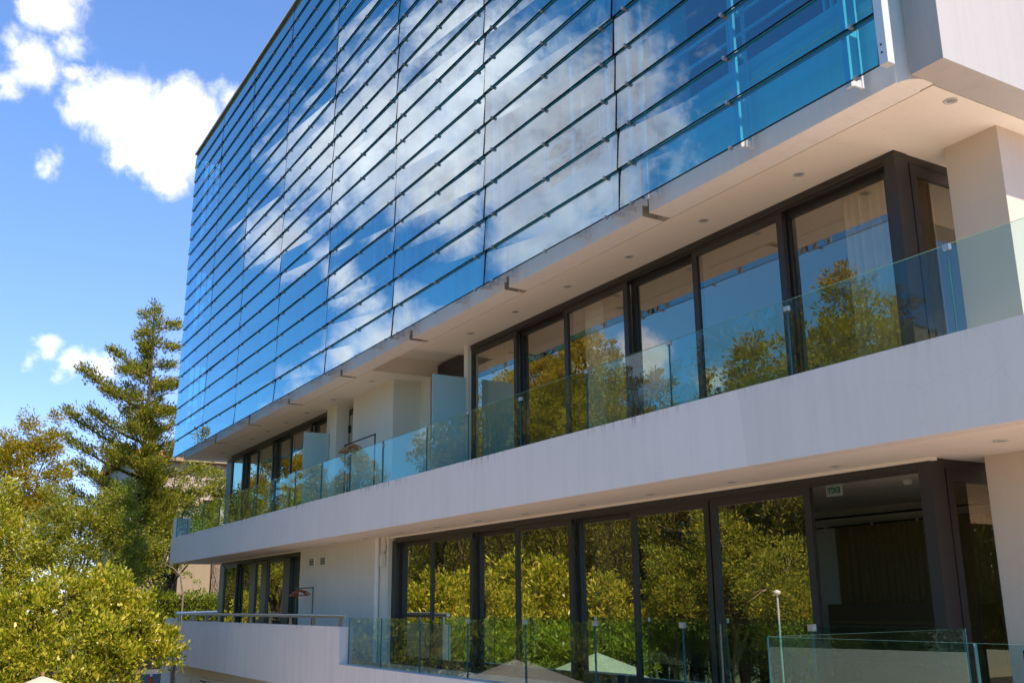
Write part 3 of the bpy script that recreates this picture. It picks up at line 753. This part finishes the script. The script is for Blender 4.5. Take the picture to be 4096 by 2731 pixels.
rb=random.Random(5)
h=4.2
while h<19.9:
    L_=max(.25,(20.6-h)*.22)*rb.uniform(.3,1.0); a=rb.uniform(0,6.28)
    br.append((h,(L_*math.cos(a),L_*math.sin(a),h+L_*rb.uniform(.35,.8)))); h+=rb.uniform(.10,.24)
conifer('tall open conifer with upswept branches rising left of the glass facade',BASE,HT,br,M['lf_conifer'],40,.17,.52)

# yellowing sparse tree at the far left
c=Vector((3.4,48,-3.5)); 
def rel(px,py,y,b): p=at_y(px,py,y)-b; return (p.x,p.y,p.z)
bl_=[(rel(40,1880,48,c),1.15,120),(rel(120,1790,48,c),.85,60),(rel(205,1780,48,c),.7,40),(rel(20,2050,48,c),1.6,190),(rel(150,2000,48,c),1.2,130),(rel(230,1900,48,c),.7,40),(rel(250,2080,48,c),.9,70),(rel(215,1670,48,c),.35,7),(rel(125,1690,48,c),.45,14),(rel(50,1790,48,c),.7,40)]
broadleaf('deciduous_tree','sparse yellowing tree with thin upper twigs at the far left',c,bl_,M['lf_yellow'],M['bark'],.105,46,.32,.13,.5,cat='tree',shell=(.2,1.05))
# darker green trees filling the middle left
c=Vector((5.2,43,-3.5)); bl_=[(rel(330,2080,43,c),1.3,110),(rel(200,2150,43,c),1.2,90),(rel(460,2110,43,c),1.2,90),(rel(120,2230,42.5,c),1.1,80),(rel(330,2260,42,c),1.3,100),(rel(500,2260,43,c),.9,60),(rel(230,2020,43.5,c),.8,40),(rel(470,1990,44,c),.9,60)]
broadleaf('green_tree','dense mid green tree in front of the tall conifer',c,rough(bl_,6,.5,2),M['lf_mid'],M['bark'],.10,58,.30,.14,.45,shell=(.45,1.08))
c=Vector((2.6,41,-3.8)); bl_=[(rel(40,2180,41,c),1.1,90),(rel(-60,2060,41,c),1.3,90),(rel(80,2330,41,c),1.0,70),(rel(-40,2320,41,c),1.1,80),(rel(20,1990,41.5,c),.9,50)]
broadleaf('green_tree','yellow green leafy tree at the left frame edge below the sparse tree',c,rough(bl_,6,.5,3),M['lf_bush'],M['bark'],.10,50,.28,.13,.45,shell=(.45,1.08))
c=Vector((12.4,60,-3.0)); bl_=[(rel(690,1990,60,c),1.35,60),(rel(800,1920,60,c),1.2,40),(rel(640,2080,59,c),1.3,60),(rel(800,2060,60,c),1.4,60),(rel(880,1960,60,c),1.2,46),(rel(610,2190,56,c),1.2,70),(rel(560,2290,56,c),1.1,60),(rel(670,2130,57,c),.9,40),(rel(500,2200,56,c),1.1,60),(rel(745,2170,57,c),.9,34),(rel(810,2140,58,c),.8,26),(rel(560,1990,59,c),1.2,55)]
broadleaf('green_tree','loose green tree between the conifer and the building corner',c,bl_,M['lf_mid'],M['bark'],.13,56,.34,.12,.45,shell=(.3,1.1))
# big leathery shrub in front
c=Vector((3.8,29.5,-4.8)); bl_=[(rel(90,2440,29.5,c),.75,90),(rel(260,2390,29.7,c),.75,95),(rel(420,2420,29.6,c),.75,95),(rel(560,2530,29.2,c),.75,95),(rel(350,2560,28.8,c),.95,120),(rel(120,2600,29,c),.95,120),(rel(300,2700,28.8,c),1.0,110),(rel(430,2690,28.8,c),.8,90),(rel(40,2740,28.8,c),.9,100),(rel(650,2620,29,c),.42,32),(rel(680,2535,29.2,c),.16,8),(rel(400,2340,29.8,c),.28,14),(rel(540,2420,29.5,c),.38,22),(rel(-90,2560,29.5,c),1.0,80)]
broadleaf('laurel_shrub','big glossy yellow green shrub filling the lower left corner',c,rough(bl_),M['lf_bush'],M['bark'],.115,36,.17,.11,.46,cat='shrub',sub=1.1,shell=(.55,1.1),up=.9)
# clipped hedge at the building corner
hd=thing('hedge','clipped bright green hedge beyond the far handrail','hedge',(13.4,57,-3.2))
n=15000; P=np.empty((n,3)); P[:,0]=RNG.uniform(-5.2,3.4,n); P[:,1]=RNG.uniform(-.75,.75,n); P[:,2]=RNG.uniform(.5,1,n)**.6*3.95+.12*np.sin(P[:,0]*3.1)+RNG.normal(0,.06,n)
k=RNG.random(n)<.5; P[k,1]=-.72+RNG.normal(0,.07,k.sum()); P[k,2]=RNG.uniform(1.0,3.8,k.sum())
D=RNG.normal(0,.5,(n,3)); D[:,2]+=.8; D[:,1]-=.5
leaf_mesh('foliage',P,D,.14,.45,M['lf_hedge'],hd)
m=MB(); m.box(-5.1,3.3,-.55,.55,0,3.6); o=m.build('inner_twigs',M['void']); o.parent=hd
# old trunk and bare sapling by the house
ot=thing('old_tree','old tree with thick pale fibrous trunk beside the building corner','tree',(15.65,60.2,-3.1))
wood('trunk',[(bend((0,0,0),(.1,0,7.0),6,.012),taper(.48,.34,6))]+[(bend((random.uniform(-.35,.35),-.3,4.4+random.random()),(random.uniform(-.55,.55),-.45,random.uniform(2.2,3.6)),3,.05),taper(.03,.012,3)) for _ in range(26)]+[(bend((.1,0,6.5),(1.2*s,-.5,8.2),3,.05),taper(.2,.06,3)) for s in (-1,1)],M['palebark'],ot)
P,D=clumps([((-.2,-.2,8.3),1.1,40),((1.2,0,8.6),1.0,30),((-1.2,-.3,7.6),.8,24)],22,.28,.8); leaf_mesh('crown',P,D,.13,.45,M['lf_mid'],ot)
SB=Vector((12.75,56.0,-3.2)); sp=thing('sapling','nearly bare pale sapling arching in front of the house doorway','sapling',SB)
def sp_rel(px,py): return at_y(px,py,56.0)-SB
segs=[([Vector((.1,0,0)),sp_rel(732,2380),sp_rel(722,2300)],[.06,.05,.045]),([sp_rel(722,2300),sp_rel(690,2270),sp_rel(650,2250),sp_rel(610,2215),sp_rel(580,2205)],[.04,.036,.03,.02,.01]),([sp_rel(722,2300),sp_rel(728,2255),sp_rel(735,2220)],[.035,.02,.01]),([sp_rel(662,2255),sp_rel(640,2210),sp_rel(610,2180)],[.02,.014,.008]),([sp_rel(650,2250),sp_rel(655,2300)],[.012,.006]),([sp_rel(690,2270),sp_rel(680,2240)],[.012,.006])]
wood('trunk',segs,M['palebark'],sp,6)
P,D=clumps([(tuple(sp_rel(750,2305)),.22,8),(tuple(sp_rel(640,2330)),.3,6),(tuple(sp_rel(790,2330)),.15,4)],9,.12,.9); leaf_mesh('crown',P,D,.12,.5,M['lf_hedge'],sp)

# house behind the trees
hs=thing('house','pinkish plaster house with clay tile roof half hidden behind the trees','house',(17.5,78,-3))
m=MB(); m.box(13.2,30,75,88,3.25,10.4); m.build('wall',M['house'],hs)
m=MB(); m.box(13.0,15.2,74.6,88,-3,3.25); m.box(16.7,30,74.6,88,-3,3.25); m.box(15.2,16.7,74.6,88,2.75,3.25); m.build('lower_wall',M['housebrown'],hs)
m=MB(); m.box(15.2,16.7,75.4,75.6,-3,2.75); m.build('doorway',M['void'],hs)
m=MB(); m.add([(12.7,74.4,10.4),(30.5,74.4,10.4),(30.5,81.5,12.0),(12.7,81.5,12.0),(30.5,88.6,10.4),(12.7,88.6,10.4)],[(0,1,2,3),(3,2,4,5),(0,3,5),(1,4,2)]); rf=m.build('roof',M['rooftile'],hs)
m=MB(); m.box(12.7,30.5,74.3,74.4,10.25,10.42); m.build('eaves',M['housebrown'],rf)
for x in (18.2,22.0):
    m=MB(); m.box(x,x+1.3,74.96,75,5.2,7.6); m.build('window',M['void'],hs)

# the far side of the court: only seen mirrored in the glazing
def pine(loc,h,r,label,scale=1):
    return broadleaf('pine_tree',label,loc,[((0,0,h*.97),r*.95,120),((r*.8,.3,h*.9),r*.75,80),((-r*.7,-.4,h*.86),r*.8,90),((.2,r*.8,h*.8),r*.8,90),((-.3,-r*.9,h*.76),r*.7,80),((r*.3,.2,h*1.1),r*.5,40),((.6,-.5,h*.64),r*.8,90),((-.5,.6,h*.5),r*.8,80)],M['lf_pine'],M['bark'],.22,44,.40,.24,.34,'pines across the court',shell=(.3,1.05),fork=h*.55)
p=mirrored(3460,1330,-15); pine((-15,p.y,-4.8),p.z+4.8,2.7,'golden pine mirrored in the nearest upper glass door')
proto_p=[o for o in COL.objects if o.name.startswith('pine_tree')][0]
ph=p.z+4.8
def pine_at(px,py,x,label,rot):
    q=mirrored(px,py,x); dup(proto_p,(x,q.y,-4.8),label,rot,(q.z+4.8)/ph/1.1)
pine_at(2360,1370,-17,'tall golden pine mirrored in the middle upper doors',1.0)
pine_at(2140,1480,-16,'broad golden pine mirrored beside the curtain of the middle upper doors',2.1)
pine_at(2250,1400,-19,'second tall pine mirrored between the two pines of the middle upper doors',2.9)
pine_at(3290,1390,-18,'lower pine mirrored left of the golden pine in the nearest upper door',3.9)
pine_at(3640,1290,-19,'pine mirrored right of the golden pine behind the corner post',4.6)
pine_at(2000,1560,-20,'small pine mirrored low beside the upper pier',3.3)
pine_at(2570,1560,-17,'round pine mirrored in the balcony glass below the third upper door',4.0)
pine_at(3020,1440,-19,'blue green pine mirrored in the balcony glass near the right end',5.2)
pine_at(1560,1860,-18,'leaning pine mirrored in the balcony glass near the recess',.4)
pine_at(980,1960,-15,'yellow pine mirrored in the far upper doors',2.7)
pine_at(1340,1900,-21,'pine mirrored beyond the tan hangers',1.7)
pine_at(3720,1330,-13,'pine mirrored faintly in the corner of the balcony glass',.9)
# cedar
cb=Vector((-19,0,-4.8)); q=mirrored(1190,1800,-19); cb.y=q.y; hh=q.z+4.8
brc=[]; h=2.5; rb=random.Random(9)
while h<hh-.3:
    L_=(hh-h)*.42*rb.uniform(.6,1)+.2; a=rb.uniform(0,6.28); brc.append((h,(L_*math.cos(a),L_*math.sin(a),h-L_*.08))); h+=rb.uniform(.12,.28)
conifer('yellow green cedar mirrored in the far upper doors',cb,hh,brc,M['lf_pine'],12,.30,.30,name='cedar_tree',droop=.18,seed=8)
# dense dark belt
proto_d=broadleaf('cypress_tree','dark dense tree of the belt across the court',(-12,4,-4.8),[((0,0,3),1.6,80),((.3,.2,5),1.7,90),((-.2,-.3,7),1.6,80),((.2,.3,9),1.3,60),((0,0,10.8),.8,34)],M['lf_dark'],M['bark'],.17,36,.32,.25,.32,'dark trees across the court',sub=1.6,shell=(.5,1.05),up=.9)
first=True
for row in range(3):
    for k in range(34):
        x=-11.5-3.2*row+random.uniform(-.9,.9); y=14+k*3.3+row*1.1+random.uniform(-.7,.7); sc_=random.uniform(.85,1.15)+.12*row
        if first: proto_d.location=(x,y,-4.8); proto_d.scale=(sc_,)*3; first=False
        else: dup(proto_d,(x,y,-4.8),None,random.uniform(0,6.28),sc_)
for (x,y,s_) in ((30,-7.5,1.0),(34,-10,1.1),(38,-12.5,1.0),(43,-15,1.15),(37,-7.5,1.1)):  # added trees, set here only to darken what the side door mirrors
    dup(proto_d,(x,y,-4.8),'dark dense tree added behind the viewer to darken the side door reflection',random.uniform(0,6.28),s_)
proto_b=broadleaf('laurel_shrub','sunlit yellow green shrub across the court, mirrored in the lower doors',(-6,10,-4.8),[((0,0,3.4),1.3,110),((.8,.9,3.0),1.1,80),((-.6,-.9,3.1),1.1,80),((.2,.2,4.5),1.0,70),((-.3,1.5,2.6),1.1,70),((.6,-1.5,2.2),1.1,70)],M['lf_bush'],M['bark'],.16,30,.24,.12,.42,'sunlit shrubs across the court','shrub',up=.6)
proto_g=broadleaf('green_tree','mid green tree across the court, mirrored in the lower doors',(-8,20,-4.8),[((0,0,4.6),1.5,110),((.9,.8,3.8),1.2,80),((-.8,-.7,3.9),1.2,80),((.2,.1,6.0),1.1,70),((-.4,1.4,3.2),1.1,60),((.5,-1.3,5.2),1.0,60)],M['lf_mid'],M['palebark'],.13,44,.30,.16,.42,'mid green trees across the court')
q=mirrored(2700,2200,-9); proto_g.location=(-9,q.y,-4.8)
for (px,x,s_) in ((1620,-9,1.1),(3150,-8,1.0),(2900,-10,1.2),(1080,-9,1.2)):
    q=mirrored(px,2200,x); dup(proto_g,(x,q.y,-4.8),None,random.uniform(0,6.28),s_)
q=mirrored(2230,2250,-5.5); proto_b.location=(-5.5,q.y,-4.8); proto_b.scale=(1.25,)*3
for (px,x,s) in ((1870,-6,1.2),(1660,-7,1.1),(2420,-6.5,1.1),(2060,-7.5,1.35),(1180,-7,1.25),(1000,-6,1.1)):
    q=mirrored(px,2250,x); dup(proto_b,(x,q.y,-4.8),None,random.uniform(0,6.28),s)
q=mirrored(3094,2370,-5)
lp=thing('lamp_post','white lamp post mirrored in the lower glass door','lamp post',(-5,q.y,-4.8))
m=MB(); m.tube([(0,0,0),(0,0,q.z+4.75)],.035,10); o=m.build('post',M['galv']); o.parent=lp
m=MB(); m.lathe([(.04,-.10),(.12,-.05),(.13,.03),(.04,.08),(.0005,.09)],(0,0,q.z+4.8),14); o=m.build('lamp_head',M['plastic']); o.parent=lp

# ------------------------------------------------------------------ sky and sun
SUN_AZ=4.0; EL=math.radians(53)       # sun stands behind the viewer, along the facade
a=math.radians(SUN_AZ); to_sun=Vector((math.sin(a)*math.cos(EL),-math.cos(a)*math.cos(EL),math.sin(EL)))
sl=bpy.data.lights.new('sun','SUN'); sl.energy=3.4; sl.angle=math.radians(.53); sl.color=(1,.90,.76)
so=bpy.data.objects.new('sun',sl); COL.objects.link(so); so.rotation_euler=(-to_sun).to_track_quat('-Z','Y').to_euler()
w=bpy.data.worlds.new('World'); scene.world=w; w.use_nodes=True; nt=w.node_tree; L=nt.links.new
for n in list(nt.nodes): nt.nodes.remove(n)
out=nt.nodes.new('ShaderNodeOutputWorld'); bg=nt.nodes.new('ShaderNodeBackground'); L(bg.outputs[0],out.inputs[0]); bg.inputs['Strength'].default_value=.15
sk=nt.nodes.new('ShaderNodeTexSky'); sk.sky_type='NISHITA'; sk.sun_disc=False; sk.sun_elevation=EL; sk.sun_rotation=math.atan2(to_sun.x,to_sun.y)
sk.air_density=1.0; sk.dust_density=.25; sk.ozone_density=2.5
tc=nt.nodes.new('ShaderNodeTexCoord')
def noise(scale,detail,rough=.6,lac=2.1,dist=0):
    n=nt.nodes.new('ShaderNodeTexNoise'); n.inputs['Scale'].default_value=scale; n.inputs['Detail'].default_value=detail; n.inputs['Roughness'].default_value=rough; n.inputs['Lacunarity'].default_value=lac; n.inputs['Distortion'].default_value=dist
    L(tc.outputs['Generated'],n.inputs['Vector']); return n
def math_(op,a,b=None,c=None,clamp=False):
    n=nt.nodes.new('ShaderNodeMath'); n.operation=op; n.use_clamp=clamp
    for i,q in enumerate((a,b,c)):
        if q is None: continue
        if isinstance(q,(int,float)): n.inputs[i].default_value=q
        else: L(q,n.inputs[i])
    return n.outputs[0]
# cumulus: soft cores placed round the sky (direction, angular radius), broken up by noise
CL=[]
def cl(px,py,r,mirror=False,wt=1.0):
    d=ray(px,py).normalized()
    if mirror: d.x=-d.x
    CL.append((d,r/4100,wt))
for q in ((480,480,210,False,.95),(620,570,235,False,.95),(340,470,150,False,.9),(740,600,230,False,.97),(530,660,140,False,.9),(760,520,190),(650,760,130),
          (130,300,190,False,.80),(40,170,140,False,.62),(225,50,170,False,.74),(300,190,120,False,.68),(330,330,90,False,.60),(20,350,140,False,.78),(230,-60,170,False,.80),
          (860,370,110,False,.7),(930,420,120,False,.85),(190,1390,110,False,.78),(290,1465,100,False,.78),(110,1430,90,False,.66),(420,1490,120,False,.60),(640,960,38,False,.7),(670,1035,40,False,.6),(200,680,110,False,.6)): cl(*q)
for q in ((1000,90,400,1.08),(1205,150,260,1.08),(800,180,280,1.03),(1330,40,110,1.0),(1160,380,215,1.02),(1300,320,120,1.0),(905,330,170,.95),(690,235,240,1.0),(560,430,140,.9),(1300,520,170,.95),(1240,610,120,.75),(1370,470,75,.8),
          (800,670,150,.95),(905,670,130,.95),(700,740,90,.8),(985,680,80,.75),(605,855,100,.9),(690,880,75,.75),(540,870,60,.7),(705,510,100,.8),(760,560,80,.7),(470,420,80,.7),
          (1470,830,110,.8),(1650,880,100,.8),(1330,840,90,.75),(1000,985,90,.8),(2140,760,100,.7)):
    cl(q[0]*1.7415,q[1]*1.7415,q[2]*1.7415,True,q[3] if len(q)>3 else 1.0)
n1=noise(5.5,9,.62,2.15,.3); n2=noise(26,7,.62,2.2,.4)
warp=nt.nodes.new('ShaderNodeVectorMath'); warp.operation='MULTIPLY_ADD'; L(n1.outputs['Color'],warp.inputs[0]); warp.inputs[1].default_value=(.09,.09,.09)
sub=nt.nodes.new('ShaderNodeVectorMath'); sub.operation='SUBTRACT'; L(tc.outputs['Generated'],sub.inputs[0]); sub.inputs[1].default_value=(.045,.045,.045); L(sub.outputs[0],warp.inputs[2])
acc=None
for d,r,wt in CL:
    ds=nt.nodes.new('ShaderNodeVectorMath'); ds.operation='DISTANCE'; L(warp.outputs[0],ds.inputs[0]); ds.inputs[1].default_value=d
    v=math_('MULTIPLY_ADD',ds.outputs['Value'],-1/r,wt)
    acc=v if acc is None else math_('MAXIMUM',acc,v)
det=math_('ADD',math_('MULTIPLY',math_('SUBTRACT',n1.outputs['Fac'],.5),1.5),math_('MULTIPLY',math_('SUBTRACT',n2.outputs['Fac'],.5),1.15))
den=math_('ADD',acc,det)
mr=nt.nodes.new('ShaderNodeMapRange'); mr.interpolation_type='SMOOTHSTEP'; mr.inputs[1].default_value=.06; mr.inputs[2].default_value=.88; L(den,mr.inputs[0])
core=nt.nodes.new('ShaderNodeMapRange'); core.inputs[1].default_value=.25; core.inputs[2].default_value=.95; L(den,core.inputs[0])
n3=noise(7,6,.55); sh=nt.nodes.new('ShaderNodeMapRange'); sh.inputs[1].default_value=.40; sh.inputs[2].default_value=.60; L(n3.outputs['Fac'],sh.inputs[0])
cc=nt.nodes.new('ShaderNodeMix'); cc.data_type='RGBA'; cc.inputs['A'].default_value=(2.2,2.15,2.6,1); cc.inputs['B'].default_value=(6.2,5.9,6.0,1)
sd=nt.nodes.new('ShaderNodeMapRange'); sd.inputs[1].default_value=.0; sd.inputs[2].default_value=-.25; sd.inputs[3].default_value=.35; sd.inputs[4].default_value=.95
sxy=nt.nodes.new('ShaderNodeSeparateXYZ'); L(tc.outputs['Generated'],sxy.inputs[0]); L(sxy.outputs[0],sd.inputs[0])
grey=math_('MULTIPLY',math_('MULTIPLY',core.outputs[0],math_('SUBTRACT',1.0,sh.outputs[0])),sd.outputs[0])
L(math_('SUBTRACT',1.0,grey,clamp=True),cc.inputs['Factor'])
hs_=nt.nodes.new('ShaderNodeMix'); hs_.data_type='RGBA'; hs_.blend_type='MULTIPLY'; hs_.inputs['Factor'].default_value=1; L(sk.outputs[0],hs_.inputs['A']); 
sxx=nt.nodes.new('ShaderNodeSeparateXYZ'); L(tc.outputs['Generated'],sxx.inputs[0])
side=nt.nodes.new('ShaderNodeMapRange'); side.interpolation_type='SMOOTHSTEP'; side.inputs[1].default_value=.02; side.inputs[2].default_value=-.28; L(sxx.outputs[0],side.inputs[0])
tint=nt.nodes.new('ShaderNodeMix'); tint.data_type='RGBA'; L(side.outputs[0],tint.inputs['Factor']); tint.inputs['A'].default_value=(.74,.84,1.0,1); tint.inputs['B'].default_value=(.27,.57,.76,1)
lowz=nt.nodes.new('ShaderNodeMapRange'); lowz.interpolation_type='SMOOTHSTEP'; lowz.inputs[1].default_value=.50; lowz.inputs[2].default_value=.12; L(sxx.outputs[2],lowz.inputs[0])
ta=nt.nodes.new('ShaderNodeMix'); ta.data_type='RGBA'; L(lowz.outputs[0],ta.inputs['Factor']); ta.inputs['A'].default_value=(.64,.76,.95,1); ta.inputs['B'].default_value=(.58,.63,.92,1); L(ta.outputs['Result'],tint.inputs['A'])
L(tint.outputs['Result'],hs_.inputs['B'])
mx=nt.nodes.new('ShaderNodeMix'); mx.data_type='RGBA'; L(mr.outputs[0],mx.inputs['Factor']); L(hs_.outputs['Result'],mx.inputs['A']); L(cc.outputs['Result'],mx.inputs['B'])
L(mx.outputs['Result'],bg.inputs['Color'])

# ------------------------------------------------------------------ render settings
scene.render.engine='CYCLES'
scene.view_settings.view_transform='Standard'; scene.view_settings.look='None'; scene.view_settings.gamma=1; scene.view_settings.use_curve_mapping=False
scene.view_settings.exposure=0.97
scene.cycles.max_bounces=12; scene.cycles.transparent_max_bounces=24; scene.cycles.diffuse_bounces=4; scene.cycles.glossy_bounces=6
scene.cycles.caustics_reflective=False; scene.cycles.caustics_refractive=False; scene.cycles.sample_clamp_indirect=8
